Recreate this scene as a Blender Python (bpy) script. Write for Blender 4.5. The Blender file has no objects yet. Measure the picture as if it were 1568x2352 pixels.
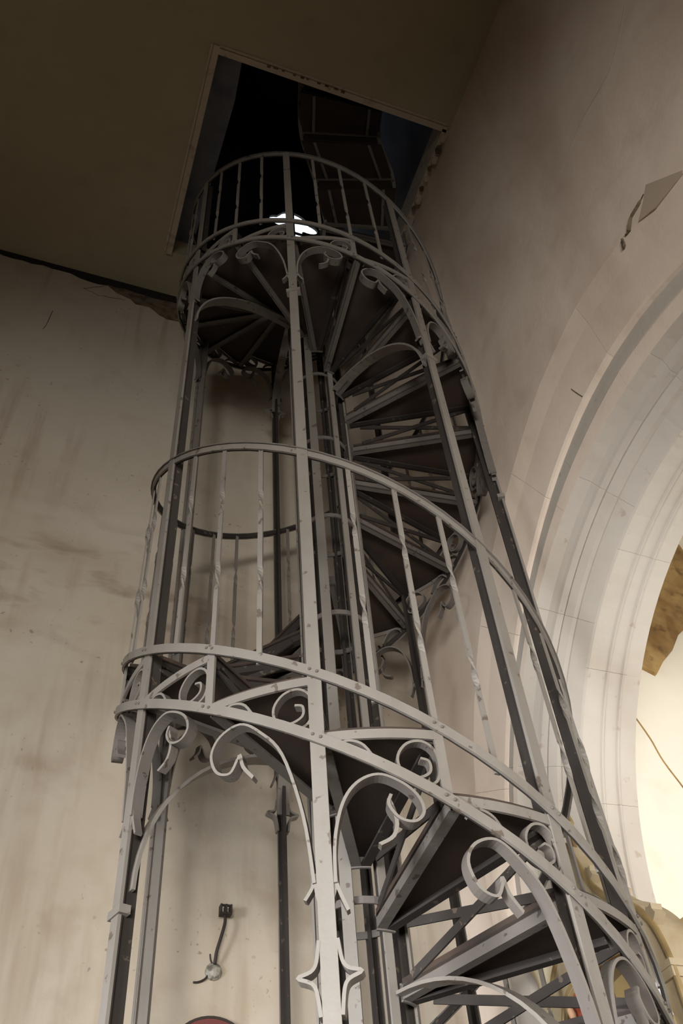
import bpy, bmesh, math, random
from mathutils import Vector, Matrix
from mathutils.geometry import tessellate_polygon
random.seed(7)
S = bpy.context.scene
COL = S.collection
PI = math.pi
U = 0.8          # metres per stair radius
Z0 = 1.55        # camera height; stair axis is the world z axis
def W(x, y, z): return Vector((x * U, y * U, z * U + Z0))

# ------------------------------------------------------------------ camera
F_PX, YAW, PITCH, ROLL = 2059.06, 0.4070, 0.8481, -0.0996
CX, CY = 1.2807, 3.1850
cam = bpy.data.objects.new('camera', bpy.data.cameras.new('camera'))
COL.objects.link(cam)
S.camera = cam
fwd = Vector((math.sin(YAW) * math.cos(PITCH), math.cos(YAW) * math.cos(PITCH), math.sin(PITCH)))
rt = Vector((math.cos(YAW), -math.sin(YAW), 0))
up = rt.cross(fwd)
r2 = math.cos(ROLL) * rt + math.sin(ROLL) * up
u2 = -math.sin(ROLL) * rt + math.cos(ROLL) * up
M = Matrix((r2, u2, -fwd)).transposed().to_4x4()
M.translation = W(-CX, -CY, 0)
cam.matrix_world = M
cam.data.sensor_fit = 'VERTICAL'
cam.data.sensor_height = 36.0
cam.data.lens = F_PX / 2352 * 36.0
cam.data.clip_start = 0.02

# ------------------------------------------------------------------ world, lights, exposure
wd = bpy.data.worlds.new('sky'); S.world = wd; wd.use_nodes = True
bg = wd.node_tree.nodes['Background']
bg.inputs[0].default_value = (0.78, 0.88, 1.0, 1); bg.inputs[1].default_value = 2.2
def area(name, loc, target, sx, sy, power, color, spread=180):
    l = bpy.data.lights.new(name, 'AREA'); l.shape = 'RECTANGLE'
    l.size = sx; l.size_y = sy; l.energy = power; l.color = color; l.spread = math.radians(spread)
    o = bpy.data.objects.new(name, l); COL.objects.link(o)
    o.location = W(*loc); d = W(*target) - o.location
    o.rotation_euler = d.to_track_quat('-Z', 'Y').to_euler()
    return o
area('nave_window_light', (-4.0, -10.2, -0.1), (1.2, 1.3, 1.5), 3.0, 1.8, 122, (1.0, 0.965, 0.91), 64)
area('side_window_light', (-6.7, -3.8, -0.2), (1.1, 0.5, 0.2), 2.6, 2.0, 100, (0.93, 0.965, 1.0), 42)
area('chancel_window_light', (4.6, -3.4, 1.6), (2.4, 1.0, 2.4), 2.4, 3.0, 100, (1.0, 0.975, 0.93))
area('tower_window_light', (-1.9, 0.2, 12.2), (0.9, -0.2, 10.2), 0.5, 1.0, 0.6, (0.8, 0.87, 1.0))
S.view_settings.view_transform = 'Standard'; S.view_settings.look = 'None'
S.view_settings.gamma = 1.0; S.view_settings.use_curve_mapping = False
S.view_settings.exposure = 0.0

# ------------------------------------------------------------------ materials
def lin(r, g, b):
    f = lambda c: (c / 255 / 12.92) if c <= 10 else ((c / 255 + 0.055) / 1.055) ** 2.4
    return (f(r), f(g), f(b), 1)
class Mat:
    def __init__(s, name, rough=0.8, metallic=0.0):
        s.m = bpy.data.materials.new(name); s.m.use_nodes = True
        s.t = s.m.node_tree; s.n = s.t.nodes; s.b = s.n['Principled BSDF']
        s.b.inputs['Roughness'].default_value = rough; s.b.inputs['Metallic'].default_value = metallic
        g = s.n.new('ShaderNodeNewGeometry'); s.pos = g.outputs['Position']; s.c = None; s.h = None
    def noise(s, scale, detail=4, stretch=(1, 1, 1), lo=0.4, hi=0.6, offset=(0, 0, 0), distort=0.0):
        mp = s.n.new('ShaderNodeMapping'); mp.inputs['Scale'].default_value = stretch; mp.inputs['Location'].default_value = offset
        s.t.links.new(s.pos, mp.inputs[0])
        nz = s.n.new('ShaderNodeTexNoise'); nz.inputs['Scale'].default_value = scale
        nz.inputs['Detail'].default_value = detail; nz.inputs['Distortion'].default_value = distort
        s.t.links.new(mp.outputs[0], nz.inputs['Vector'])
        r = s.n.new('ShaderNodeMapRange'); r.inputs[1].default_value = lo; r.inputs[2].default_value = hi
        s.t.links.new(nz.outputs[0], r.inputs[0]); return r.outputs[0]
    def window(s, axis, lo, hi, soft):
        sp = s.n.new('ShaderNodeSeparateXYZ'); s.t.links.new(s.pos, sp.inputs[0])
        out = None
        for a, b in ((lo - soft, lo + soft), (hi + soft, hi - soft)):
            r = s.n.new('ShaderNodeMapRange'); r.interpolation_type = 'SMOOTHSTEP'
            r.inputs[1].default_value = min(a, b); r.inputs[2].default_value = max(a, b)
            if a > b: r.inputs[3].default_value = 1; r.inputs[4].default_value = 0
            s.t.links.new(sp.outputs[axis], r.inputs[0])
            out = r.outputs[0] if out is None else s.mul(out, r.outputs[0])
        return out
    def mul(s, a, b):
        k = s.n.new('ShaderNodeMath'); k.operation = 'MULTIPLY'; s.t.links.new(a, k.inputs[0])
        if isinstance(b, (int, float)): k.inputs[1].default_value = b
        else: s.t.links.new(b, k.inputs[1])
        return k.outputs[0]
    def base(s, col): s.c = col; s.b.inputs['Base Color'].default_value = col; return s
    def mix(s, fac, col, amt=1.0):
        k = s.n.new('ShaderNodeMix'); k.data_type = 'RGBA'
        s.t.links.new(s.mul(fac, amt), k.inputs[0])
        if isinstance(s.c, tuple): k.inputs[6].default_value = s.c
        else: s.t.links.new(s.c, k.inputs[6])
        k.inputs[7].default_value = col; s.c = k.outputs[2]
        s.t.links.new(s.c, s.b.inputs['Base Color']); return s
    def bump(s, fac, strength=0.3, dist=0.01):
        k = s.n.new('ShaderNodeBump'); k.inputs['Strength'].default_value = strength; k.inputs['Distance'].default_value = dist
        s.t.links.new(fac, k.inputs['Height'])
        if s.h is not None: s.t.links.new(s.h, k.inputs['Normal'])
        s.h = k.outputs[0]; s.t.links.new(s.h, s.b.inputs['Normal']); return s
def plaster(name, col, stain, dirt):
    m = Mat(name, 0.9).base(col)
    m.mix(m.noise(1.1, 6, lo=0.42, hi=0.72), stain, 0.5)
    m.mix(m.noise(5, 8, lo=0.55, hi=0.75), dirt, 0.25)
    m.bump(m.noise(3, 5, lo=0.2, hi=0.8), 0.25, 0.02)
    m.bump(m.noise(60, 3, lo=0.2, hi=0.8), 0.12, 0.004)
    return m
wall = plaster('wall_plaster', lin(182, 172, 157), lin(164, 149, 130), lin(140, 121, 98))
wall.mix(wall.mul(wall.noise(0.9, 10, (1, 1, 2.2), 0.44, 0.72, distort=0.3), wall.window(2, 4.3, 5.6, 0.6)), lin(122, 94, 70), 0.42)
wall.mix(wall.mul(wall.noise(3.0, 10, (1, 1, 2.6), 0.53, 0.70, (3, 1, 0), 0.3), wall.window(2, 4.6, 5.3, 0.4)), lin(88, 62, 44), 0.5)
wall.mix(wall.mul(wall.noise(9, 5, (1, 1, 0.12), 0.50, 0.75), wall.window(2, 1.0, 4.4, 0.6)), lin(140, 118, 92), 0.45)
wall.mix(wall.mul(wall.noise(2.6, 10, (1, 1, 1), 0.54, 0.74, (7, 2, 1), 0.2), wall.window(2, 2.6, 4.2, 0.4)), lin(118, 88, 64), 0.45)
wall.mix(wall.mul(wall.noise(12, 6, (1, 1, 0.06), 0.52, 0.66, (2, 2, 2)), wall.noise(1.4, 4, (1, 1, 0.6), 0.46, 0.6, (9, 1, 4))), lin(128, 104, 80), 0.35)
wall.mix(wall.mul(wall.noise(34, 4, (1, 1, 1), 0.66, 0.70, (4, 4, 1)), wall.noise(2.2, 4, (1, 1, 1), 0.48, 0.6, (1, 8, 4))), lin(96, 70, 52), 0.5)
M_WALL = wall.m
rw = plaster('side_wall_plaster', lin(222, 206, 191), lin(204, 184, 166), lin(174, 148, 126))
rw.mix(rw.mul(rw.noise(0.9, 6, (1, 1.6, 0.5), 0.44, 0.72, (2, 5, 1), 0.3), rw.window(2, 4.9, 12, 0.5)), lin(150, 120, 96), 0.5)
M_RW = rw.m
M_CEIL = plaster('ceiling_plaster', lin(172, 162, 136), lin(158, 147, 120), lin(140, 128, 102)).m
ar = plaster('arch_plaster', lin(186, 178, 168), lin(174, 164, 152), lin(164, 144, 124))
ar.mix(ar.noise(16, 6, (1, 1, 1), 0.66, 0.72, (1, 2, 3)), lin(140, 104, 76), 0.35)
M_ARCH = ar.m
ch = plaster('chancel_plaster', lin(234, 229, 216), lin(228, 219, 200), lin(212, 196, 168)); M_CH = ch.m
st = Mat('exposed_stone', 0.95).base(lin(176, 146, 96))
st.mix(st.noise(4, 8, lo=0.4, hi=0.62, distort=0.4), lin(120, 88, 48), 0.8)
st.mix(st.noise(11, 8, lo=0.55, hi=0.66), lin(86, 60, 34), 0.6); st.bump(st.noise(9, 8, lo=0.2, hi=0.8), 0.7, 0.03)
M_STONE = st.m
lath = Mat('lath_mortar', 0.95).base(lin(112, 98, 78)); lath.mix(lath.noise(14, 8, lo=0.45, hi=0.6), lin(70, 56, 40), 0.8)
lath.bump(lath.noise(18, 6, lo=0.2, hi=0.8), 0.8, 0.02); M_LATH = lath.m
M_PEEL = Mat('weathered_plaster', 0.95).base(lin(176, 158, 140)).m
M_VOID = Mat('dark_timber', 0.95).base(lin(30, 24, 18)).m
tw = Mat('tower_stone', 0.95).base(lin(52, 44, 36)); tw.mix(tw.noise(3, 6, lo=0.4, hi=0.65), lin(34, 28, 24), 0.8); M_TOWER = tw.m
tg = Mat('tower_whitewash', 0.95).base(lin(120, 122, 130)); tg.mix(tg.noise(4, 6, (1, 1, 0.3), 0.4, 0.65), lin(88, 92, 104), 0.8); M_TGREY = tg.m
tr = Mat('old_white_trim', 0.7).base(lin(186, 172, 152)); tr.mix(tr.noise(14, 8, (1, 1, 1), 0.55, 0.72), lin(120, 98, 78), 0.5); M_TRIM = tr.m
def paint(name, col, chip, rust, rough=0.55, spec=0.4):
    m = Mat(name, rough).base(col); m.b.inputs['Specular IOR Level'].default_value = spec
    m.mix(m.noise(7, 6, (1, 1, 0.5), 0.45, 0.7), chip, 0.5)
    m.mix(m.noise(28, 8, lo=0.64, hi=0.67), rust, 0.75)
    m.bump(m.noise(45, 4, lo=0.3, hi=0.7), 0.15, 0.003)
    return m.m
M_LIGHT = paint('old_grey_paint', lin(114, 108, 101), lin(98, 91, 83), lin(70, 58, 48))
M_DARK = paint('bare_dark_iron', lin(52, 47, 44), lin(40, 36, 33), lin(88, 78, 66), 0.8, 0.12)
M_MID = paint('worn_grey_paint', lin(95, 89, 84), lin(76, 70, 65), lin(50, 42, 37), 0.7, 0.2)  # worn grey; also the shade tone painted on bracket and scroll faces
wo = Mat('dark_tread_wood', 0.75).base(lin(54, 40, 31)); wo.mix(wo.noise(6, 6, (1, 1, 1), 0.4, 0.65), lin(38, 28, 22), 0.8); M_WOOD = wo.m
M_GOLD = Mat('aged_gilding', 0.45, 0.15).base(lin(150, 128, 88))
M_GOLD.mix(M_GOLD.noise(12, 6, lo=0.45, hi=0.65), lin(108, 86, 52), 0.6); M_GOLD = M_GOLD.m
M_BOARD = Mat('tan_carved_board', 0.6).base(lin(164, 149, 122)); M_BOARD.mix(M_BOARD.noise(10, 6, lo=0.45, hi=0.7), lin(138, 116, 80), 0.6); M_BOARD = M_BOARD.m
M_GOLDP = Mat('yellow_panel_paint', 0.6).base(lin(168, 146, 98)).m
M_CREAM = Mat('cream_column_paint', 0.5).base(lin(170, 156, 128)).m
M_RED = Mat('red_robe_paint', 0.6).base(lin(150, 66, 44)).m
M_ORANGE = Mat('orange_robe_paint', 0.6).base(lin(176, 104, 60)).m
M_SKIN = Mat('painted_skin', 0.6).base(lin(206, 160, 124)).m
M_HAIR = Mat('painted_brown_hair', 0.7).base(lin(74, 46, 28)).m
M_BLUEW = Mat('pale_blue_cloth', 0.8).base(lin(206, 212, 222)).m
M_REDP = Mat('faded_red_paint', 0.7).base(lin(104, 50, 46)).m
M_IRON = Mat('rusted_black_iron', 0.7).base(lin(44, 36, 30)).m
M_ROSE = Mat('grey_wall_rose', 0.5).base(lin(150, 146, 134)); M_ROSE.mix(M_ROSE.noise(40, 4, lo=0.45, hi=0.6), lin(70, 62, 52), 0.8); M_ROSE = M_ROSE.m
M_FLOOR = Mat('stone_floor', 0.8).base(lin(132, 124, 112)).m
M_GLASS = bpy.data.materials.new('clear_glass'); M_GLASS.use_nodes = True
_t = M_GLASS.node_tree; _t.nodes.clear()
_o = _t.nodes.new('ShaderNodeOutputMaterial'); _x = _t.nodes.new('ShaderNodeMixShader'); _x.inputs[0].default_value = 0.06
_p = _t.nodes.new('ShaderNodeBsdfTransparent'); _g = _t.nodes.new('ShaderNodeBsdfGlossy'); _g.inputs['Roughness'].default_value = 0.05
_t.links.new(_p.outputs[0], _x.inputs[1]); _t.links.new(_g.outputs[0], _x.inputs[2]); _t.links.new(_x.outputs[0], _o.inputs[0])

# ------------------------------------------------------------------ mesh helpers (R units, converted on build)
class MB:
    def __init__(s): s.v = []; s.f = []
    def add(s, vs, fs):
        o = len(s.v); s.v += [tuple(a) for a in vs]; s.f += [tuple(i + o for i in f) for f in fs]
    def box(s, x0, y0, z0, x1, y1, z1):
        s.add([(x0,y0,z0),(x1,y0,z0),(x1,y1,z0),(x0,y1,z0),(x0,y0,z1),(x1,y0,z1),(x1,y1,z1),(x0,y1,z1)],
              [(0,3,2,1),(4,5,6,7),(0,1,5,4),(1,2,6,5),(2,3,7,6),(3,0,4,7)])
    def sweep(s, secs, closed=False):
        """secs: list of rings with equal number of points"""
        n = len(secs[0]); o = len(s.v)
        for r in secs: s.v += [tuple(p) for p in r]
        m = len(secs)
        for i in range(m if closed else m - 1):
            a, b = o + i * n, o + ((i + 1) % m) * n
            for j in range(n): s.f.append((a + j, a + (j + 1) % n, b + (j + 1) % n, b + j))
        if not closed:
            s.f.append(tuple(o + j for j in range(n))[::-1]); s.f.append(tuple(o + (m - 1) * n + j for j in range(n)))
    def bar(s, a, b, wv, tv):
        """rectangular bar from a to b; wv, tv are half-extent vectors"""
        a, b, wv, tv = map(Vector, (a, b, wv, tv))
        s.sweep([[p + wv + tv, p - wv + tv, p - wv - tv, p + wv - tv] for p in (a, b)])
    def tube(s, pts, rad, n=8):
        pts = [Vector(p) for p in pts]; secs = []; ref = None
        for i, p in enumerate(pts):
            t = (pts[min(i + 1, len(pts) - 1)] - pts[max(i - 1, 0)]).normalized()
            if ref is None: ref = t.orthogonal().normalized()
            ref = (ref - t * ref.dot(t)).normalized(); b = t.cross(ref)
            r = rad[i] if isinstance(rad, (list, tuple)) else rad
            secs.append([p + (ref * math.cos(2*PI*k/n) + b * math.sin(2*PI*k/n)) * r for k in range(n)])
        s.sweep(secs)
    def lathe(s, c, axis, prof, n=16):
        c = Vector(c); ax = Vector(axis).normalized(); r1 = ax.orthogonal().normalized(); r2_ = ax.cross(r1)
        s.sweep([[c + ax * h + (r1 * math.cos(2*PI*k/n) + r2_ * math.sin(2*PI*k/n)) * max(r, 1e-4) for k in range(n)] for r, h in prof])
    def prism(s, poly, fn, d0, d1):
        """poly: 2D outline; fn(a,b,d) -> 3D; extruded from d0 to d1"""
        n = len(poly)
        vs = [fn(a, b, d0) for a, b in poly] + [fn(a, b, d1) for a, b in poly]
        tri = tessellate_polygon([[Vector((a, b, 0)) for a, b in poly]])
        fs = [tuple(t) for t in tri] + [tuple(i + n for i in t[::-1]) for t in tri] + [(i, (i+1) % n, n + (i+1) % n, n + i) for i in range(n)]
        s.add(vs, fs)
    def build(s, name, mat, parent=None, smooth=False, local=False, side_mat=None):
        me = bpy.data.meshes.new(name)
        vs = [(x*U, y*U, z*U) if local else (x*U, y*U, z*U + Z0) for x, y, z in s.v]
        me.from_pydata(vs, [], s.f)
        bm = bmesh.new(); bm.from_mesh(me); bmesh.ops.recalc_face_normals(bm, faces=bm.faces); bm.to_mesh(me); bm.free()
        if smooth: me.polygons.foreach_set('use_smooth', [True] * len(me.polygons))
        me.materials.append(mat)
        if side_mat is not None:       # darker tone painted as shade on every other long side of a 4-sided sweep
            me.materials.append(side_mat)
            for p, f in zip(me.polygons, s.f):
                if f[1] - f[0] == 1 and (f[0] % 4) in (0, 2) or f[0] > f[1] and False: p.material_index = 1
        o = bpy.data.objects.new(name, me); COL.objects.link(o)
        if parent is not None: o.parent = parent
        return o
def tag(o, label, cat, group=None):
    o['label'] = label; o['category'] = cat
    if group: o['group'] = group
    return o
def struct(o): o['kind'] = 'structure'; return o
def empty(name, loc, label, cat):
    o = bpy.data.objects.new(name, None); COL.objects.link(o); o.location = loc
    return tag(o, label, cat)
def part_of(o, root):
    """keep a mesh built in world space where it stands, as a child of root"""
    o.parent = root; o.matrix_parent_inverse = Matrix.Translation(-Vector(root.location)); return o
def smooth_path(pts, n=6):
    P = [Vector(p) for p in pts]; out = []
    for i in range(len(P) - 1):
        p0, p1, p2, p3 = P[max(i-1, 0)], P[i], P[i+1], P[min(i+2, len(P)-1)]
        for k in range(n):
            t = k / n
            out.append(0.5 * ((2*p1) + (p2-p0)*t + (2*p0-5*p1+4*p2-p3)*t*t + (3*p1-p0-3*p2+p3)*t**3))
    out.append(P[-1]); return out

# ------------------------------------------------------------------ setting
H = 8.4; XL, YF, YB, XR = -7.0, -11.0, 1.33, 1.09
fl = MB(); fl.box(XL, YF, -Z0/U - 0.2, 6.2, 1.8, -Z0/U); struct(fl.build('floor', M_FLOOR))
w = MB(); w.box(XL - 0.2, YB, -Z0/U, XR + 0.9, YB + 0.25, H + 0.0)
wall_back = struct(w.build('wall_back', M_WALL))
w = MB(); w.box(XL - 0.2, YF, -Z0/U, XL, YB, H); struct(w.build('wall_left', M_WALL))
w = MB(); w.box(XL, YF - 0.2, -Z0/U, 6.2, YF, H); struct(w.build('wall_front', M_WALL))
# ceiling with the stair opening
OX0, OX1, OY0, OY1 = -1.10, 1.06, -1.05, 0.86
c = MB()
c.box(XL, YF, H, XR + 0.3, OY0, H + 0.3); c.box(XL, OY1, H, XR + 0.3, YB + 0.25, H + 0.3)
c.box(XL, OY0, H, OX0, OY1, H + 0.3); c.box(OX1, OY0, H, XR + 0.3, OY1, H + 0.3)
ceil = struct(c.build('ceiling', M_CEIL))

# right wall with the arched opening; the arch is a set of concentric orders
AC, AZ = -1.35, 1.75        # centre of the arch (y, z)
def rad(tab, phi):
    for (a, ra), (b, rb) in zip(tab, tab[1:]):
        if phi <= b: t = (phi - a) / (b - a); t = t*t*(3-2*t) if False else t; return ra + (rb - ra) * t
    return tab[-1][1]
E1 = [(0, 2.22), (15, 2.30), (30, 2.40), (45, 2.50), (60, 2.59), (70, 2.66), (80, 2.75), (90, 2.79)]
E2 = [(0, 2.10), (30, 2.11), (45, 2.13), (60, 2.19), (72, 2.25), (82, 2.295), (90, 2.305)]
E3 = [(0, 2.03), (45, 2.04), (70, 2.10), (90, 2.13)]
const = lambda r: [(0, r), (90, r)]
def arc_pt(tab, deg):
    phi = deg if deg <= 90 else 180 - deg
    r = rad(tab, phi); return (AC + r * math.cos(math.radians(deg)), AZ + r * math.sin(math.radians(deg)))
low = -Z0/U
outline = [arc_pt(E1, d) for d in range(0, 181, 4)]
poly = [(YB + 0.25, low), (YB + 0.25, H), (YF, H), (YF, low), (outline[-1][0], low)] + outline[::-1] + [(outline[0][0], low)]
w = MB(); w.prism(poly, lambda a, b, d: (d, a, b), XR, XR + 0.3)
wall_right = struct(w.build('wall_right', M_RW))
# profile: (x, radius table) in order from the nave face to the soffit
PROF = [(1.09, E1), (1.12, [(p, r - 0.10 - 0.06*(p/90)) for p, r in E1]), (1.145, [(p, r + 0.015) for p, r in E2]), (1.155, E2), (1.20, [(p, r - 0.03) for p, r in E2]),
        (1.195, [(p, r - 0.07) for p, r in E2]), (1.15, E3), (1.155, const(2.0)), (1.22, const(1.965)), (1.235, const(1.925)), (1.24, const(1.90)), (1.27, const(1.885)), (1.262, const(1.86)),
        (1.29, const(1.82)), (1.31, const(1.812)), (1.31, const(1.80)), (1.36, const(1.715)), (1.37, const(1.705)), (1.465, const(1.69)), (1.47, const(1.68)), (1.478, const(1.676)), (1.485, const(1.684)), (1.545, const(1.672)),
        (1.55, const(1.66)), (1.558, const(1.656)), (1.565, const(1.664)), (1.655, const(1.655)), (1.66, const(1.665))]
arch = bpy.data.objects.new('trim_1', None); COL.objects.link(arch); struct(arch)
arch['label'] = 'pale plastered round arch of stepped mouldings in the right wall'
GROUPS = [(0, 8), (7, 17), (16, 29)]
JOINTS = [[0, 24, 47, 68, 90, 112, 134, 156, 180], [0, 27, 52, 74, 96, 118, 140, 160, 180], [0, 21, 44, 66, 90, 114, 136, 158, 180]]
for gi, (a, b) in enumerate(GROUPS):
    prof = PROF[a:b]
    for j in range(len(JOINTS[gi]) - 1):
        d0, d1 = JOINTS[gi][j] + 0.02, JOINTS[gi][j+1] - 0.02
        n = max(4, int((d1 - d0) / 3)); secs = []
        for k in range(n + 1):
            d = d0 + (d1 - d0) * k / n; ring = []
            for x, tab in prof:
                y, z = arc_pt(tab, d); ring.append((x, y, z))
            bx = max(p[0] for p in ring) + (0.25 if gi < 2 else 0.002); r0 = ring[-1]
            rr = [arc_pt([(p, r + 0.3) for p, r in prof[0][1]], d), arc_pt([(p, r + 0.3) for p, r in prof[-1][1]], d)]
            ring = ring + [(bx, r0[1], r0[2]), (bx, rr[0][0], rr[0][1])]
            if gi == 0: ring.append((1.2, rr[0][0], rr[0][1])); ring.append((1.2, *arc_pt([(p, r + 0.01) for p, r in prof[0][1]], d)))
            else: ring.append((prof[0][0] + 0.02, rr[0][0], rr[0][1]))
            secs.append(ring)
        m = MB(); m.sweep(secs); o = m.build('voussoir', M_RW if gi == 0 else M_ARCH, arch)
        me = o.data; bm = bmesh.new(); bm.from_mesh(me)
        bm.to_mesh(me); bm.free()
# jambs under the springing, with a tapering corbel under the inner orders
for sgn, nm in ((1, 'jamb'), (-1, 'jamb')):
    yy = lambda r: AC + sgn * r
    m = MB()
    m.prism([(XR, yy(2.22)), (1.13, yy(2.08)), (1.2, yy(2.02)), (1.3, yy(1.93)), (1.66, yy(1.88)), (1.66, yy(2.5)), (XR + 0.02, yy(2.5)), (XR + 0.02, yy(2.21))], lambda a, b, d: (a, b, d), low, AZ - 0.02)
    m.build(nm, M_ARCH, arch)
    m = MB(); secs = []
    for z, k in ((AZ, 0), (AZ - 0.05, 0.0), (AZ - 0.08, 0.05), (AZ - 0.25, 0.25)):
        secs.append([(1.2 + k*0.2, yy(1.98), z), (1.25 + k*0.2, yy(1.88 + k*0.3), z), (1.37 + k*0.2, yy(1.705 + k*0.7), z), (1.5, yy(1.68 + k*0.9), z), (1.66, yy(1.655 + k*1.0), z), (1.66, yy(2.1), z), (1.2 + k*0.2, yy(2.1), z)])
    m.sweep(secs); m.build('corbel', M_ARCH, arch)

# chancel beyond the arch
CXE, CYB, CYF, CH = 5.6, 1.05, -5.5, 7.0
w = MB(); w.box(1.5, CYB, low, CXE + 0.2, CYB + 0.2, CH); cw = struct(w.build('wall_chancel', M_CH))
w = MB(); w.box(CXE, CYF, low, CXE + 0.2, CYB, CH); struct(w.build('wall_far', M_CH))
w = MB(); w.box(1.39, CYF - 0.2, low, CXE + 0.2, CYF, CH); struct(w.build('wall_near', M_CH))
w = MB(); w.box(1.39, CYF - 0.2, CH, CXE + 0.2, CYB + 0.2, CH + 0.2); struct(w.build('ceiling_chancel', M_CH))
pt = [(2.3, 4.14), (2.72, 4.16), (2.86, 4.15), (2.97, 4.10), (3.08, 4.24), (3.22, 4.38), (3.36, 4.58), (3.5, 4.70), (3.62, 4.95), (3.8, 5.1), (3.9, 5.5), (3.8, 6.1), (3.1, 6.3), (2.3, 6.2)]
m = MB(); m.prism(pt, lambda a, b, d: (a, d, b), CYB - 0.03, CYB + 0.02); m.build('stone_patch', M_STONE, cw)['label'] = 'brown exposed stone where the plaster fell'
cr = smooth_path([(2.62, CYB - 0.002, 3.72), (2.70, CYB - 0.002, 3.5), (2.74, CYB - 0.002, 3.32), (2.85, CYB - 0.002, 3.05), (2.93, CYB - 0.002, 2.7), (3.05, CYB - 0.002, 2.4)], 5)
m = MB(); m.tube(cr, 0.006, 5); m.build('crack', M_STONE, cw)

# tower over the opening
TX0, TX1, TY0, TY1, TZ = -2.6, 1.06, -2.6, 1.33, 14.0
w = MB(); w.box(TX1, TY0, H + 0.3, TX1 + 0.2, TY1, TZ); struct(w.build('wall_tower_right', M_TGREY))
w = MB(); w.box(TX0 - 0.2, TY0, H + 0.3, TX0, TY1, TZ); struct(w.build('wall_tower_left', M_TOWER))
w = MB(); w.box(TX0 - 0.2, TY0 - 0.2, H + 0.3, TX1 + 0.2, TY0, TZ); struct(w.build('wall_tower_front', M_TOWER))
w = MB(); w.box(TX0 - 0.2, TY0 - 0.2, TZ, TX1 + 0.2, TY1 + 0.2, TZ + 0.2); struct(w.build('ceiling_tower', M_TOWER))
def circ(cx, cz, r, a0, a1, n=10): return [(cx + r * math.cos(math.radians(a0 + (a1-a0)*k/n)), cz + r * math.sin(math.radians(a0 + (a1-a0)*k/n))) for k in range(n + 1)]
tref = circ(0.58, 11.10, 0.145, -110, 75) + circ(0.40, 11.30, 0.17, 15, 165) + circ(0.22, 11.10, 0.145, 105, 290) + [(0.29, 10.94), (0.29, 10.50), (0.51, 10.50), (0.51, 10.94)]
outer = [(TX0 - 0.2, H + 0.25), (TX1 + 0.2, H + 0.25), (TX1 + 0.2, TZ), (TX0 - 0.2, TZ)]
loops = [[Vector((a, b, 0)) for a, b in outer], [Vector((a, b, 0)) for a, b in tref]]
tri = tessellate_polygon(loops); flat = outer + tref
m = MB()
for d in (TY1, TY1 + 0.03): m.add([(a, d, b) for a, b in flat], [tuple(t) for t in tri])
n = len(tref); m.add([(a, TY1, b) for a, b in tref] + [(a, TY1 + 0.03, b) for a, b in tref], [(i, (i+1) % n, n + (i+1) % n, n + i) for i in range(n)])
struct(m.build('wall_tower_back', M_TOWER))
win = bpy.data.objects.new('window_1', None); COL.objects.link(win); struct(win); win['label'] = 'small trefoil tower window with bright sky'
m = MB(); m.prism([(a, b) for a, b in tref], lambda a, b, d: (a, d, b), TY1 + 0.018, TY1 + 0.022); m.build('pane', M_GLASS, win)
m = MB(); m.box(0.385, TY1 + 0.0, 10.50, 0.415, TY1 + 0.015, 11.46); m.build('mullion', M_TOWER, win)
m = MB(); m.box(0.29, TY1 + 0.0, 10.84, 0.51, TY1 + 0.015, 10.89); m.build('transom', M_TOWER, win)
# grey soffit shelf along the left of the opening
m = MB(); m.prism([(-1.3, -1.2), (-0.86, -1.2), (-0.82, -0.6), (-0.84, 0.0), (-0.88, 0.9), (-1.3, 0.9)], lambda a, b, d: (a, b, d), H + 0.3, H + 0.36)
struct(m.build('trim_2', M_TGREY))
# opening boards
def trim(name, boxes, label):
    m = MB()
    for b in boxes: m.box(*b)
    o = struct(m.build(name, M_TRIM)); o['label'] = label; return o
trim('trim_3', [(OX0 - 0.02, OY0 - 0.04, H - 0.02, OX0 + 0.035, OY1 + 0.02, H + 0.3), (OX0 - 0.045, OY0 - 0.04, H - 0.008, OX0 - 0.024, OY1, H + 0.01)], 'pale board along the left edge of the ceiling opening')
trim('trim_4', [(OX0 + 0.035, OY0 - 0.025, H - 0.02, OX1, OY0 + 0.025, H + 0.3), (OX0 + 0.03, OY0 - 0.05, H - 0.008, OX1, OY0 - 0.03, H + 0.01)], 'chipped board along the near edge of the ceiling opening')
t5 = trim('trim_5', [(OX1 - 0.04, OY0, H - 0.02, OX1 + 0.03, OY1, H + 0.3)], 'broken plaster edge on the right of the ceiling opening')
for i in range(9):
    m = MB(); y = OY0 + 0.05 + i * 0.1; s_ = random.uniform(0.02, 0.05)
    m.prism([(0, 0), (s_, -0.01), (s_*1.3, s_*1.4), (0.01, s_*1.8), (-0.01, s_)], lambda a, b, d: (OX1 - 0.03 + a, y + b, d), H - 0.05 - random.random()*0.03, H - 0.01)
    m.build('plaster_chunk', M_LATH if i % 2 else M_TRIM, t5)
for i in range(10):      # small chips of the near board
    m = MB(); x = OX0 + 0.45 + i * 0.075 + random.uniform(-.02, .02)
    m.box(x, OY0 - 0.03, H - 0.023, x + random.uniform(.02, .05), OY0 - 0.018 + random.uniform(0, .012), H - 0.018)
    m.build('chip', M_LATH, bpy.data.objects['trim_4'])
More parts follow.
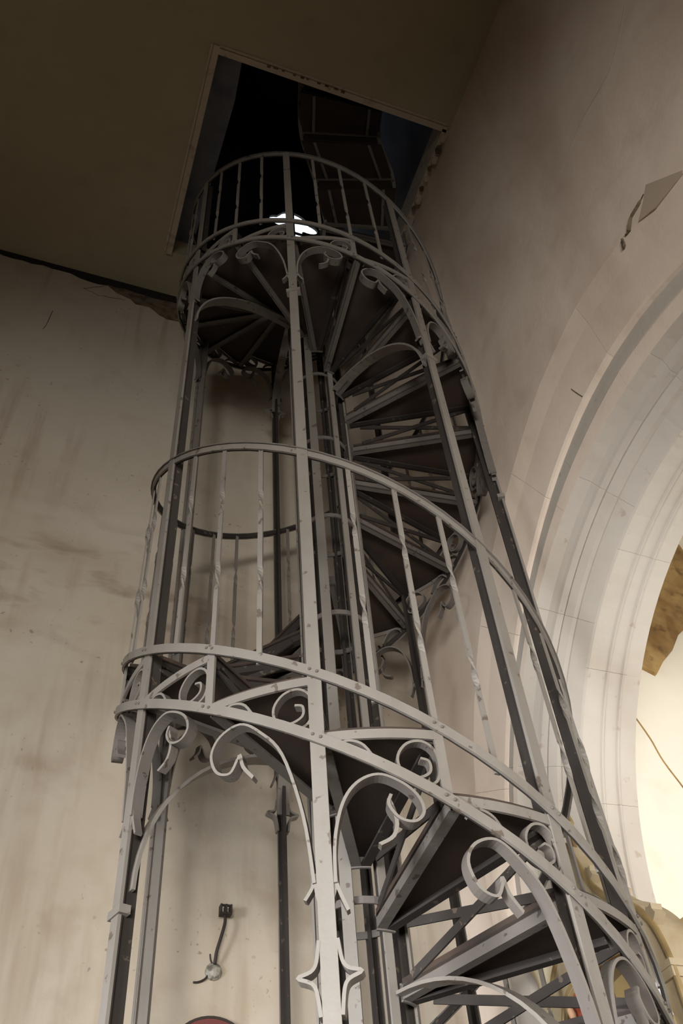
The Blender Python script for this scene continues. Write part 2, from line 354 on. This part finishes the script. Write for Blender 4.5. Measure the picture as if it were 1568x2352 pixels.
# dark gap and broken plaster where the back wall meets the ceiling
top = []
for i in range(29):
    x = -3.4 + i * 0.09; top.append((x, H - 0.05 - 0.05 * random.random() - (0.05 if i > 16 else 0)))
m = MB(); m.prism([(-3.4, H), (-0.85, H)][::-1] + top, lambda a, b, d: (a, d, b), YB - 0.012, YB + 0.02)
m.build('plaster_gap', M_VOID, wall_back)['label'] = 'dark ragged gap under the ceiling'  # near-black strip set on the wall in place of an open gap
brk = [(-1.62, H - 0.1), (-0.86, H - 0.14), (-0.86, H - 0.46), (-0.98, H - 0.47), (-1.06, H - 0.43), (-1.16, H - 0.33), (-1.3, H - 0.34), (-1.36, H - 0.27), (-1.5, H - 0.22)]
m = MB(); m.prism(brk, lambda a, b, d: (a, d, b), YB - 0.008, YB + 0.02)
m.build('broken_plaster', M_LATH, wall_back)['label'] = 'brown broken plaster under the ceiling corner'
def crack(pts, r=0.004):
    p = [Vector(pts[0])]
    for a, b in zip(pts, pts[1:]):
        for k in range(1, 6):
            q = Vector(a).lerp(Vector(b), k / 5); p.append(q + Vector((random.uniform(-.008, .008), 0, random.uniform(-.008, .008))))
    m = MB(); m.tube(p, r, 4); m.build('crack', M_LATH, wall_back)
crack([(-1.62, YB, H - 0.14), (-1.8, YB, H - 0.3), (-1.66, YB, H - 0.36), (-1.4, YB, H - 0.31)])
crack([(-2.0, YB, 7.55), (-2.02, YB, 7.2)]); crack([(-1.3, YB, H - 0.3), (-1.25, YB, H - 0.2), (-1.1, YB, H - 0.25)])
# peeled plaster above the arch
m = MB(); m.prism([(-2.1, 4.52), (-2.19, 4.39), (-2.28, 4.26), (-2.27, 4.24), (-2.15, 4.28), (-2.06, 4.31), (-1.99, 4.36), (-1.95, 4.39), (-2.04, 4.46)], lambda a, b, d: (d, a, b), XR - 0.0025, XR + 0.02)
o = m.build('peeled_plaster', M_PEEL, wall_right); o['label'] = 'grey-brown peeled plaster over the arch'
m = MB(); m.tube(smooth_path([(1.088, -2.06, 4.49), (1.088, -2.0, 4.48), (1.088, -1.93, 4.48), (1.088, -1.88, 4.43), (1.088, -1.85, 4.44)], 4), [0.004] * 3 + [0.013] * 6 + [0.016] * 4 + [0.006] * 4, 5); m.build('crack', M_LATH, wall_right)
m = MB(); m.tube([(1.088, -1.82, 4.45), (1.088, -1.81, 4.39)], 0.008, 5); m.build('crack', M_LATH, wall_right)
m = MB(); m.tube(smooth_path([(1.0895, -2.68, 5.88), (1.0895, -2.52, 5.73), (1.0895, -2.34, 5.64), (1.0895, -2.07, 5.68), (1.0895, -1.86, 5.65), (1.0895, -1.73, 5.62)], 5), 0.003, 4); m.build('crack', M_PEEL, wall_right)
m = MB(); m.tube(smooth_path([(1.133, -1.03, 4.18), (1.139, -1.05, 4.11), (1.144, -1.07, 4.05)], 4), 0.003, 5); m.build('crack', M_LATH, arch)
m = MB(); m.tube(smooth_path([(0.85, YB, 4.17), (0.862, YB - 0.01, 4.13), (0.858, YB - 0.01, 4.09), (0.88, YB, 4.05)], 4), 0.008, 5); m.build('iron_hook', M_IRON, wall_back)  # dark S-shaped crack in the wall, drawn as a thin tube

# ------------------------------------------------------------------ spiral staircase
P = 3.7177; Z1 = 1.3974; D2 = 0.2639; DH = 1.5133; STEP = 22.5; RISE = P / 16
def s1(deg): return Z1 - P * (deg + 90) / 360
def pol(r, deg, z): a = math.radians(deg); return (r * math.cos(a), r * math.sin(a), z)
def deg_of(z): return (Z1 - z) * 360 / P - 90
stair = empty('spiral_staircase', (0, 0, 0), 'tall grey painted iron spiral staircase with open treads, scrollwork and curved railing', 'staircase')
K_TOP, K_BOT = -27, 13       # treads by number; tread k spans -117+22.5k .. +22.5
A_TOP = -117 + STEP * K_TOP; 
while s1(-117 + STEP * K_BOT) < low + 0.1: K_BOT -= 1
A_BOT = -117 + STEP * (K_BOT + 1)

def helix_band(m, r, z_of, d0, d1, hh, tt, step=5):
    n = int((d1 - d0) / step); secs = []
    for i in range(n + 1):
        d = d0 + (d1 - d0) * i / n; z = z_of(d)
        secs.append([pol(r, d, z - hh), pol(r + tt, d, z - hh), pol(r + tt, d, z + hh), pol(r, d, z + hh)])
    m.sweep(secs)
for nm, off in (('lower_string', 0.0), ('upper_string', D2)):
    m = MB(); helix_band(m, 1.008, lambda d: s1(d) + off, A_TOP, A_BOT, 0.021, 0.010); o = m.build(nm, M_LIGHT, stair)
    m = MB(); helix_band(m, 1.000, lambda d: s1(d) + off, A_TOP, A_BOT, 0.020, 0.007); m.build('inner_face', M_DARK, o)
    m = MB()
    for k in range(K_TOP, K_BOT + 1):
        for e in (-0.7, 0.7):
            p = pol(1.018, -117 + STEP * k + e, s1(-117 + STEP * k + e) + off + 0.004)
            m.lathe(p, (p[0], p[1], 0), [(0.006, -0.002), (0.006, 0.003), (0.003, 0.006)], 6)
    m.build('rivet', M_MID, o)['kind'] = 'stuff'
# handrail
RH = 0.990
HR_TOP = -117 + STEP * -22
m = MB(); helix_band(m, RH, lambda d: s1(d) + DH, HR_TOP, A_BOT, 0.019, 0.010); hr = m.build('handrail', M_LIGHT, stair)
m = MB(); helix_band(m, RH - 0.012, lambda d: s1(d) + DH + 0.022, HR_TOP, A_BOT, 0.004, 0.030); m.build('handrail_cap', M_MID, hr)
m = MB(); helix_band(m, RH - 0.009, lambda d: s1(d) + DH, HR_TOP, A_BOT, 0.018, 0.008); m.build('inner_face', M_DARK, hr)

# outer posts (T section: pale flange outwards, dark web inwards)
POSTS = [-162, -117, -72, -27, 40 - 360, 90 - 360, 135 - 360]
def z_top(d): return s1(d) + P + DH if d > -200 else s1(d) + P + DH - 0.0
for d in POSTS:
    zt = s1(d) + P + DH + 0.02
    m = MB(); a = math.radians(d); t = Vector((-math.sin(a), math.cos(a), 0)); n_ = Vector((math.cos(a), math.sin(a), 0))
    m.bar(n_ * 0.998 + Vector((0, 0, low)), n_ * 0.998 + Vector((0, 0, zt)), t * 0.024, n_ * 0.006)
    po = m.build('outer_post', M_LIGHT, stair)
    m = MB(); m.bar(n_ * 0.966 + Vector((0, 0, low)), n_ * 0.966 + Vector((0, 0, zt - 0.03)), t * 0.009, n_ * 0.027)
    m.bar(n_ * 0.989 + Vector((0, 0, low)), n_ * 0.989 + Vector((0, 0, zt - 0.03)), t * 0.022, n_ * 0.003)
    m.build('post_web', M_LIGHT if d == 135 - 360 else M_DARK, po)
    m = MB(); m.bar(n_ * 0.98 + Vector((0, 0, low)), n_ * 0.98 + Vector((0, 0, low + 0.02)), t * 0.07, n_ * 0.07); m.build('base_plate', M_MID, po)
    for turn in (0, P):
        zc = s1(d) + turn - 0.60
        if not (turn == 0 and d in (-117, -270) or turn > 0 and d == -270): continue
        m = MB()
        for s_ in (-1, 1):
            q = smooth_path([(0.026, 0.09), (0.034, 0.035), (0.05, 0.012), (0.085, 0.0), (0.05, -0.016), (0.036, -0.04), (0.028, -0.10)], 4)
            secs = []
            for i, p in enumerate(q):
                tn = (q[min(i+1, len(q)-1)] - q[max(i-1, 0)]).normalized(); nn = Vector((-tn.y, tn.x)) * 0.005
                ring = []
                for sa, sb in ((1, 1), (1, -1), (-1, -1), (-1, 1)):
                    uu, ww = p.x + nn.x * sa, p.y + nn.y * sa
                    v = n_ * (0.985 + 0.02 * sb) + t * (s_ * uu) + Vector((0, 0, zc + ww - 0.12)); ring.append(v)
                secs.append(ring)
            m.sweep(secs)
        m.build('star_clasp', M_LIGHT, po)
    for zc2 in ((s1(d) - 0.80,) if d == -162 else (s1(d) + P - 0.68,) if d > -130 else ()):
        m = MB(); m.bar(n_ * 0.99 + t * -0.04 + Vector((0, 0, zc2)), n_ * 0.99 + t * 0.04 + Vector((0, 0, zc2)), Vector((0, 0, 0.014)), n_ * 0.02); m.build('clamp', M_LIGHT, po)

# scroll brackets under the lower string, left and right of the posts
def ribbon(m, pts, d, z_of, r, hw, th=0.005, n=5):
    q = smooth_path([(a, b) for a, b in pts], n); secs = []
    for i, p in enumerate(q):
        tn = (q[min(i+1, len(q)-1)] - q[max(i-1, 0)])
        tn = tn.normalized() if tn.length > 1e-9 else Vector((1, 0)); nn = Vector((-tn.y, tn.x)) * th
        ring = []
        for sa, sb in ((1, 1), (1, -1), (-1, -1), (-1, 1)):
            uu, ww = p.x + nn.x * sa, p.y + nn.y * sa
            ring.append(pol(r + hw * sb, d + math.degrees(uu), z_of(d + math.degrees(p.x)) + ww))
        secs.append(ring)
    m.sweep(secs)
BR_R = [(0.03, -0.46), (0.036, -0.33), (0.065, -0.2), (0.113, -0.105), (0.18, -0.04), (0.245, -0.028), (0.293, -0.045), (0.307, -0.09), (0.278, -0.14), (0.232, -0.158), (0.203, -0.13), (0.213, -0.09)]
TL_R = [(0.205, -0.105), (0.222, -0.165), (0.208, -0.225), (0.165, -0.275)]
BR_L = [(-0.03, -0.49), (-0.055, -0.29), (-0.115, -0.105), (-0.19, -0.045), (-0.26, -0.034), (-0.335, -0.10), (-0.368, -0.18), (-0.345, -0.238), (-0.295, -0.23), (-0.268, -0.17)]
TL_L = [(-0.27, -0.175), (-0.262, -0.15), (-0.25, -0.19), (-0.215, -0.218)]
for d in POSTS:
    for turn in (0, 360):
        dd = d - turn
        if not (0.3 < s1(dd) < 7.6): continue
        for br, tl in ((BR_R, TL_R), (BR_L, TL_L)):
            m = MB(); ribbon(m, br, dd, s1, 0.985, 0.022); o = m.build('scroll_bracket', M_LIGHT, side_mat=M_MID, parent=stair)  # broad faces painted darker as shade, radial edges stay pale
            m = MB(); ribbon(m, tl, dd, s1, 0.985, 0.016, 0.006, 4); m.build('scroll_tail', M_LIGHT, side_mat=M_MID, parent=o)
            u_, w_ = br[0]; g = 1 if u_ > 0 else -1; m = MB()
            ribbon(m, [(u_, w_ + 0.03), (u_ + g * 0.006, w_ - 0.01), (u_ + g * 0.03, w_ - 0.06)], dd, s1, 0.985, 0.014, 0.005, 3)
            ribbon(m, [(u_, w_ + 0.03), (u_ - g * 0.004, w_ - 0.02), (u_ - g * 0.012, w_ - 0.05)], dd, s1, 0.985, 0.014, 0.005, 3); m.build('bracket_tip', M_LIGHT, side_mat=M_MID, parent=o)

# treads: board, bars under both edges, rim, X brace and scroll; one set, then copies
def place(o, k, parent):
    o.parent = parent
base_meshes = {}
def tread_set():
    n = 5; a1 = STEP
    sec = lambda r: [pol(r, a1 * i / n, 0)[:2] for i in range(n + 1)]
    poly = sec(0.985) + sec(0.20)[::-1]
    m = MB(); m.prism(poly, lambda a, b, d: (a, b, d), 0.012, 0.042); t = m.build('tread', M_WOOD, stair, local=True)
    kids = []
    def edge(deg, sgn):
        a = math.radians(deg); dv = Vector((math.cos(a), math.sin(a), 0)); tv = Vector((-math.sin(a), math.cos(a), 0)) * sgn
        m = MB()
        m.bar(dv * 0.185 + tv * 0.006, dv * 0.99 + tv * 0.006, Vector((0, 0, 0.024)), tv * 0.006)
        m.bar(dv * 0.185 + tv * 0.022 + Vector((0, 0, -0.019)), dv * 0.99 + tv * 0.022 + Vector((0, 0, -0.019)), tv * 0.017, Vector((0, 0, 0.005)))
        return m
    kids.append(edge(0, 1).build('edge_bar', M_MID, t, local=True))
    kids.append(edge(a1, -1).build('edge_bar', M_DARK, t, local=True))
    m = MB(); secs = []
    for i in range(n * 2 + 1):
        d = a1 * i / (n * 2); secs.append([pol(0.992, d, -0.012), pol(1.002, d, -0.012), pol(1.002, d, 0.022), pol(0.992, d, 0.022)])
    m.sweep(secs); kids.append(m.build('tread_rim', M_LIGHT, t, local=True))
    m = MB(); secs = []
    for i in range(n + 1):
        d = a1 * i / n; secs.append([pol(0.185, d, -0.03), pol(0.195, d, -0.03), pol(0.195, d, 0.03), pol(0.185, d, 0.03)])
    m.sweep(secs); kids.append(m.build('inner_rim', M_MID, t, local=True))
    a = math.radians(a1); dv = Vector((math.cos(a), math.sin(a), 0)); tv = Vector((-math.sin(a), math.cos(a), 0))
    for z_a, z_b, off in ((-0.02, -RISE + 0.03, 0.004), (-RISE + 0.03, -0.02, -0.004)):
        m = MB(); p, q = dv * 0.26 + Vector((0, 0, z_a)), dv * 0.95 + Vector((0, 0, z_b)); dr = (q - p).normalized(); wv = dr.cross(tv).normalized() * 0.016
        m.bar(p + tv * off, q + tv * off, wv, tv * 0.004); kids.append(m.build('riser_brace', M_DARK, t, local=True))
    big = [(0.322, -0.085), (0.349, -0.095), (0.346, -0.135), (0.302, -0.155), (0.256, -0.13), (0.25, -0.078), (0.284, -0.032), (0.336, -0.022), (0.374, -0.055), (0.380, -0.12), (0.365, -0.165), (0.326, -0.185)]
    small = [(0.06, -0.035), (0.075, -0.022), (0.104, -0.016), (0.146, -0.037), (0.185, -0.105)]
    m = MB(); ribbon(m, big, 0, lambda d: 0.0, 0.985, 0.016, 0.0045, 4); ribbon(m, small, 0, lambda d: 0.0, 0.985, 0.016, 0.0045, 4)
    kids.append(m.build('scroll', M_LIGHT, t, local=True, side_mat=M_MID))  # scroll faces carry the same painted shade tone
    return t, kids
T0, K0 = tread_set()
first = True
for k in range(K_TOP, K_BOT + 1):
    if first: t = T0; first = False
    else:
        t = T0.copy(); COL.objects.link(t); t.parent = stair
        for q in K0:
            c2 = q.copy(); COL.objects.link(c2); c2.parent = t
    d = -117 + STEP * k
    t.location = (0, 0, s1(d) * U + Z0); t.rotation_euler = (0, 0, math.radians(d))

# short struts between the strings, and twisted balusters
post_set = {round((d + 117) % 360, 1) for d in POSTS}
for k in range(K_TOP, K_BOT + 2):
    d = -117 + STEP * k
    if round((d + 117) % 360, 1) in post_set and s1(d) < 8: continue
    a = math.radians(d); t = Vector((-math.sin(a), math.cos(a), 0)); n_ = Vector((math.cos(a), math.sin(a), 0))
    m = MB(); m.bar(n_ * 0.998 + Vector((0, 0, s1(d))), n_ * 0.998 + Vector((0, 0, s1(d) + D2)), t * 0.016, n_ * 0.006); m.build('string_strut', M_LIGHT, stair)
def baluster(d):
    a = math.radians(d); t = Vector((-math.sin(a), math.cos(a), 0)); n_ = Vector((math.cos(a), math.sin(a), 0))
    z0, z1 = s1(d) + D2 - 0.02, s1(d) + DH; L = z1 - z0
    secs = []
    stops = [0, .27, .285, .30, .315, .33, .345, .36, .375, .39, .64, .655, .67, .685, .70, .715, .73, .745, .76, 1.0]
    for f in stops:
        tw_ = PI * min(1, max(0, (f - .27) / .12)) + PI * min(1, max(0, (f - .64) / .12))
        ca, sa = math.cos(tw_), math.sin(tw_)
        e1 = (t * ca + n_ * sa) * 0.0105; e2 = (n_ * ca - t * sa) * 0.0045
        rr = 0.996 + (RH - 0.006 - 0.996) * f
        p = n_ * rr + Vector((0, 0, z0 + L * f)); secs.append([p + e1 + e2, p - e1 + e2, p - e1 - e2, p + e1 - e2])
    m = MB(); m.sweep(secs); b = m.build('baluster', M_LIGHT, stair)
d = -117 + STEP * -22 + STEP / 2
while d < A_BOT:
    near = min(abs(((d - p) + 180) % 360 - 180) for p in POSTS)
    if near > 3.5: baluster(d)
    d += STEP / 2

# newel: eight T bars round a narrow core, with hoops
for i in range(8):
    d = 10 + 45 * i; a = math.radians(d); t = Vector((-math.sin(a), math.cos(a), 0)); n_ = Vector((math.cos(a), math.sin(a), 0))
    zt = 7.2
    m = MB(); m.bar(n_ * 0.178 + Vector((0, 0, low)), n_ * 0.178 + Vector((0, 0, zt)), t * (0.024 if i % 2 else 0.017), n_ * 0.005); nb = m.build('newel_bar', M_LIGHT, stair)
    m = MB(); m.bar(n_ * 0.156 + Vector((0, 0, low)), n_ * 0.156 + Vector((0, 0, zt - 0.02)), t * 0.007, n_ * 0.017)
    m.bar(n_ * 0.1705 + Vector((0, 0, low)), n_ * 0.1705 + Vector((0, 0, zt - 0.02)), t * (0.022 if i % 2 else 0.015), n_ * 0.0025); m.build('newel_web', M_DARK, nb)
z = low + 0.6
while z < 7.1:
    m = MB(); m.sweep([[pol(0.150, q, z - 0.014), pol(0.158, q, z - 0.014), pol(0.158, q, z + 0.014), pol(0.150, q, z + 0.014)] for q in range(0, 360, 15)], True)
    m.build('newel_hoop', M_MID, stair); z += 0.72
# arched ribs from two posts up to the newel
for dd in (-162, -72, -162 - 360, -72 - 360, -270, -270 - 360):
    zt = s1(dd) + 0.02
    if not (0.3 < zt < 7.6): continue
    a = math.radians(dd); n_ = Vector((math.cos(a), math.sin(a), 0)); t = Vector((-math.sin(a), math.cos(a), 0)); secs = []
    for i in range(19):
        f = PI / 2 * i / 18; r = 0.20 + 0.765 * math.cos(f); z = zt - 0.75 + 0.72 * math.sin(f)
        nn = Vector((n_.x * math.cos(f) / 0.765, n_.y * math.cos(f) / 0.765, math.sin(f) / 0.72)).normalized() * 0.006
        p = n_ * r + Vector((0, 0, z)); secs.append([p + t * 0.034 + nn, p - t * 0.034 + nn, p - t * 0.034 - nn, p + t * 0.034 - nn])
    m = MB(); m.sweep(secs); m.build('arched_rib', M_LIGHT, stair)

# upper flight: above the last winder the stair runs on towards the front of the tower
FL = [((0.25, 0.05), (0.87, -0.10), 8.19), ((0.06, -0.23), (0.77, -0.46), 8.43), ((-0.165, -0.53), (0.55, -0.72), 8.67), ((-0.27, -0.87), (0.50, -0.94), 8.91), ((-0.36, -1.22), (0.42, -1.28), 9.15), ((-0.45, -1.57), (0.34, -1.62), 9.39)]
for i in range(len(FL) - 1):
    (a, b, z), (a2, b2, z2) = FL[i], FL[i + 1]
    m = MB(); m.prism([a, b, b2, a2], lambda p, q, d: (p, q, d), z + 0.012, z + 0.042); t = m.build('tread', M_WOOD, stair)
    e = (Vector((*b, 0)) - Vector((*a, 0))).normalized(); f_ = Vector((e.y, -e.x, 0))
    m = MB(); m.bar(Vector((*a, z - 0.01)), Vector((*b, z - 0.01)), Vector((0, 0, 0.022)), f_ * 0.012); m.build('edge_bar', M_LIGHT, t)
    m = MB(); m.prism([(0, 0), (1, 0), (1, 1), (0, 1)], lambda p, q, d: tuple(Vector((*a2, 0)).lerp(Vector((*b2, 0)), 0.04 + 0.92 * p) + f_ * d + Vector((0, 0, z + 0.045 + (z2 - z - 0.06) * q))), -0.008, 0.008); m.build('riser_board', M_WOOD, t)
    for g in (0.16, 0.84):
        p, q = Vector((*a, z - 0.01)).lerp(Vector((*b, z - 0.01)), g), Vector((*a2, z - 0.0)).lerp(Vector((*b2, z - 0.0)), g)
        m = MB(); m.bar(p, q, e * 0.013, Vector((0, 0, 0.008))); m.build('carrier_bar', M_LIGHT, t)
for side, r_end in ((0, 0.2), (1, 0.99)):
    pts = ([pol(r_end, q, s1(q) + 0.02) for q in range(-630, -700, -12)] if side == 0 else []) + [pol(r_end, -702, 7.72), pol(r_end, -715, 7.86), pol(r_end * (1.0 if side == 0 else 0.98), -725, 7.98)] + [(*f[side], f[2] + 0.0) for f in FL]
    q = smooth_path(pts, 5); m = MB(); secs = []
    for k_, p in enumerate(q):
        tn = (q[min(k_+1, len(q)-1)] - q[max(k_-1, 0)]).normalized(); sd = tn.cross(Vector((0, 0, 1))).normalized() * 0.015
        secs.append([p + sd + Vector((0, 0, h_)) for h_ in (-0.03, 0.05)] + [p - sd + Vector((0, 0, h_)) for h_ in (0.05, -0.03)])
    m.sweep(secs); m.build('flight_string', M_LIGHT, stair)

# ------------------------------------------------------------------ altarpiece in the archway
AX = 1.06
al = empty('altarpiece', W(1.12, 0.07, low), 'gilded altarpiece with a pointed crocketed gable and painted niche beside the stair', 'altarpiece')
def apart(m, name, mat, parent=al, smooth=False):
    o = m.build(name, mat, None, smooth)
    if parent is al: part_of(o, al)
    else: o.parent = parent; o.matrix_parent_inverse = Matrix.Translation(-Vector(al.location))
    return o
yc, yr = 0.07, 0.45
m = MB(); m.box(AX - 0.0, yc - yr - 0.03, low, 1.34, yc + yr + 0.03, 0.55); m.box(AX - 0.02, yc - yr - 0.05, 0.55, 1.36, yc + yr + 0.05, 0.62); apart(m, 'altar_base', M_CREAM)
gab = [(-0.455, 1.22), (-0.45, 1.34), (-0.42, 1.45), (-0.36, 1.54), (-0.27, 1.62), (-0.18, 1.68), (-0.10, 1.78), (-0.05, 1.90), (0.0, 2.0)]
mir = lambda h: [(yc + a, b) for a, b in h] + [(yc - a, b) for a, b in h[:-1][::-1]]
inn = [(-0.34, 0.62), (-0.34, 1.26), (-0.325, 1.36), (-0.27, 1.43), (-0.16, 1.465), (0.0, 1.475)]
dense = lambda h: [tuple(p) for p in smooth_path(mir(h), 4)]
go, gi_ = dense([(-0.455, 0.62)] + gab), dense(inn)
m = MB(); m.box(1.22, yc - 0.45, 0.62, 1.28, yc + 0.45, 1.50); apart(m, 'back_panel', M_GOLDP)
m = MB(); m.prism([(p[0], p[1]) for p in go] + [(p[0], p[1]) for p in gi_[::-1]], lambda a, b, d: (d, a, b), AX, 1.22); apart(m, 'gable_board', M_BOARD)
def moulding(path, x, w_, out, name, mat):
    m = MB(); q = [Vector((p[0], p[1])) for p in path]; secs = []
    for i, p in enumerate(q):
        tn = (q[min(i+1, len(q)-1)] - q[max(i-1, 0)]).normalized(); nn = Vector((-tn.y, tn.x))
        c_ = p + nn * out
        secs.append([(x + 0.004 - w_ * 0.9 * math.sin(PI * k / 6), c_.x + nn.x * w_ * math.cos(PI * k / 6), c_.y + nn.y * w_ * math.cos(PI * k / 6)) for k in range(7)])
    m.sweep(secs); return apart(m, name, mat)
moulding(go, AX, 0.016, -0.002, 'outer_roll', M_GOLD); moulding(go, AX, 0.0035, -0.034, 'groove_line', M_IRON)
moulding(gi_, AX, 0.012, 0.024, 'inner_roll', M_GOLD); moulding(gi_, AX, 0.004, 0.044, 'groove_line', M_IRON); moulding(gi_, AX, 0.012, -0.004, 'inner_roll', M_GOLD)
m = MB(); m.lathe((AX + 0.05, yc, 1.98), (0, 0, 1), [(0.014, 0), (0.014, 0.06), (0.034, 0.075), (0.034, 0.09), (0.018, 0.1), (0.03, 0.13), (0.02, 0.17), (0.004, 0.22)], 8); apart(m, 'finial', M_GOLD)
leaf = [(-0.012, -0.012), (0.012, -0.012), (0.016, 0.006), (0.034, 0.014), (0.040, 0.034), (0.024, 0.040), (0.012, 0.058), (0.0, 0.040), (-0.022, 0.034), (-0.018, 0.012)]
for a, b, an in ((-0.415, 1.475, 0.7), (-0.265, 1.635, 0.45), (-0.1, 1.79, 0.9), (0.415, 1.475, -0.7), (0.265, 1.635, -0.45), (0.1, 1.79, -0.9)):
    m = MB(); ca, sa = math.cos(an), math.sin(an)
    m.prism(leaf, lambda p, q, d: (d, yc + a + (p * ca - q * sa), b + (p * sa + q * ca)), AX + 0.0, AX + 0.05); apart(m, 'crocket', M_BOARD)
for s_ in (-1, 1):
    m = MB(); m.box(AX - 0.02, yc + s_ * 0.43 - 0.04, 1.285, AX + 0.06, yc + s_ * 0.43 + 0.04, 1.31); m.box(AX - 0.015, yc + s_ * 0.43 - 0.033, 1.25, AX + 0.06, yc + s_ * 0.43 + 0.033, 1.285); apart(m, 'capital', M_BOARD)
m = MB(); m.lathe((AX + 0.09, yc + 0.53, low), (0, 0, 1), [(0.075, 0), (0.075, 0.2), (0.055, 0.24), (0.05, 3.55), (0.07, 3.6), (0.075, 3.66)], 14); apart(m, 'column', M_CREAM, smooth=True)
m = MB()
for k in range(3): m.lathe((AX - 0.005, yc + 0.375 + k * 0.035, 0.62), (0, 0, 1), [(0.018, 0), (0.018, 0.03), (0.014, 0.05), (0.013, 0.58), (0.018, 0.62)], 8)
apart(m, 'pilaster_shafts', M_GOLD)
m = MB(); m.prism([(-0.22, 1.28), (-0.27, 1.29), (-0.29, 1.26), (-0.33, 1.14), (-0.24, 1.19)], lambda a, b, d: (d, a, b), AX - 0.03, AX - 0.02); apart(m, 'cloth_banner', M_BLUEW)['label'] = 'pale blue cloth hanging on the altarpiece'
def saint(y, z, h, robe, label):
    x = AX + 0.07
    o = empty('painted_statue', W(x, y, z), label, 'statue')
    m = MB(); m.lathe((x, y, z), (0, 0, 1), [(0.13*h, 0), (0.14*h, .03*h), (0.12*h, .4*h), (0.11*h, .58*h), (0.13*h, .74*h), (0.11*h, .8*h), (0.05*h, .84*h), (0.045*h, .88*h)], 14)
    part_of(m.build('robe', robe, None, True), o)
    m = MB(); m.lathe((x, y, z + .86*h), (0, 0, 1), [(0.02*h, 0), (0.055*h, .03*h), (0.066*h, .075*h), (0.055*h, .12*h), (0.02*h, .145*h)], 12)
    m.prism([(-0.012*h, 0), (0.012*h, 0), (0, .035*h)], lambda a, b, d: (d, y + a, z + .92*h + b), x - 0.078*h, x - 0.05*h); part_of(m.build('head', M_SKIN, None, True), o)
    m = MB(); m.lathe((x + 0.018*h, y, z + .9*h), (0, 0, 1), [(0.05*h, -.06*h), (0.07*h, 0), (0.072*h, .06*h), (0.05*h, .105*h), (0.01*h, .12*h)], 12); part_of(m.build('hair', M_HAIR, None, True), o)
    for s_ in (-1, 1):
        m = MB(); m.tube(smooth_path([(x, y + s_*.14*h, z + .76*h), (x - .06*h, y + s_*.17*h, z + .6*h), (x - .13*h, y + s_*.05*h, z + .6*h)], 4), [0.05*h]*5 + [0.035*h]*4, 8); part_of(m.build('sleeve', robe, None, True), o)
    m = MB(); m.lathe((x - .15*h, y, z + .58*h), (-0.3, 0, 1), [(0.02*h, 0), (0.03*h, .03*h), (0.026*h, .07*h), (0.008*h, .1*h)], 8); part_of(m.build('folded_hands', M_SKIN, None, True), o)
saint(yc + 0.23, 1.02, 0.56, M_RED, 'small painted statue in a red robe in the middle of the altarpiece')
saint(yc - 0.20, 0.72, 0.50, M_ORANGE, 'small painted statue in an orange robe at the right of the altarpiece')
m = MB(); m.box(AX + 0.02, yc - 0.34, 0.62, 1.22, yc - 0.12, 0.715); m.box(AX + 0.02, yc - 0.02, 0.62, 1.215, yc + 0.3, 1.015); apart(m, 'pedestal', M_CREAM)

# ------------------------------------------------------------------ things on the back wall
lamp = empty('wall_bracket', W(-0.26, YB, 1.85), 'broken rusty lamp bracket with a round rose on the back wall', 'bracket')
m = MB(); m.lathe((-0.262, YB, 1.855), (0, -1, 0), [(0.042, 0), (0.042, 0.012), (0.03, 0.028), (0.012, 0.034)], 14); part_of(m.build('wall_rose', M_ROSE), lamp)
m = MB(); m.tube(smooth_path([(-0.262, YB - 0.03, 1.88), (-0.26, YB - 0.05, 1.93), (-0.245, YB - 0.06, 1.99), (-0.225, YB - 0.06, 2.07), (-0.222, YB - 0.05, 2.12)], 4), 0.0085, 8); part_of(m.build('arm', M_IRON, None, True), lamp)
m = MB(); m.box(-0.252, YB - 0.075, 2.115, -0.192, YB - 0.03, 2.123)
for xx in (-0.252, -0.226, -0.2): m.box(xx, YB - 0.075, 2.12, xx + 0.009, YB - 0.03, 2.165)
m.box(-0.246, YB - 0.07, 2.156, -0.196, YB - 0.06, 2.165); part_of(m.build('lamp_holder', M_IRON), lamp)
m = MB(); m.tube(smooth_path([(-0.29, YB - 0.012, 1.835), (-0.305, YB - 0.014, 1.815), (-0.335, YB - 0.012, 1.80), (-0.36, YB - 0.012, 1.797)], 4), 0.005, 6); part_of(m.build('loose_wire', M_IRON), lamp)
m = MB(); m.tube(smooth_path([(-0.275, YB - 0.03, 1.885), (-0.285, YB - 0.035, 1.90), (-0.288, YB - 0.035, 1.925)], 4), 0.004, 6); part_of(m.build('loose_wire', M_IRON), lamp)
disc = empty('round_plaque', W(-0.262, YB, 1.43), 'round faded red disc on the back wall, low behind the stair', 'plaque')
m = MB(); m.lathe((-0.262, YB, 1.43), (0, -1, 0), [(0.215, 0), (0.215, 0.016), (0.208, 0.02)], 48); part_of(m.build('disc', M_REDP), disc)
m = MB(); m.sweep([[(-0.262 + r * math.cos(math.radians(q)), YB - y, 1.43 + r * math.sin(math.radians(q))) for r, y in ((0.208, 0.012), (0.219, 0.012), (0.219, 0.024), (0.208, 0.024))] for q in range(0, 360, 8)], True); part_of(m.build('rim', M_IRON), disc)
bpy.context.view_layer.update()
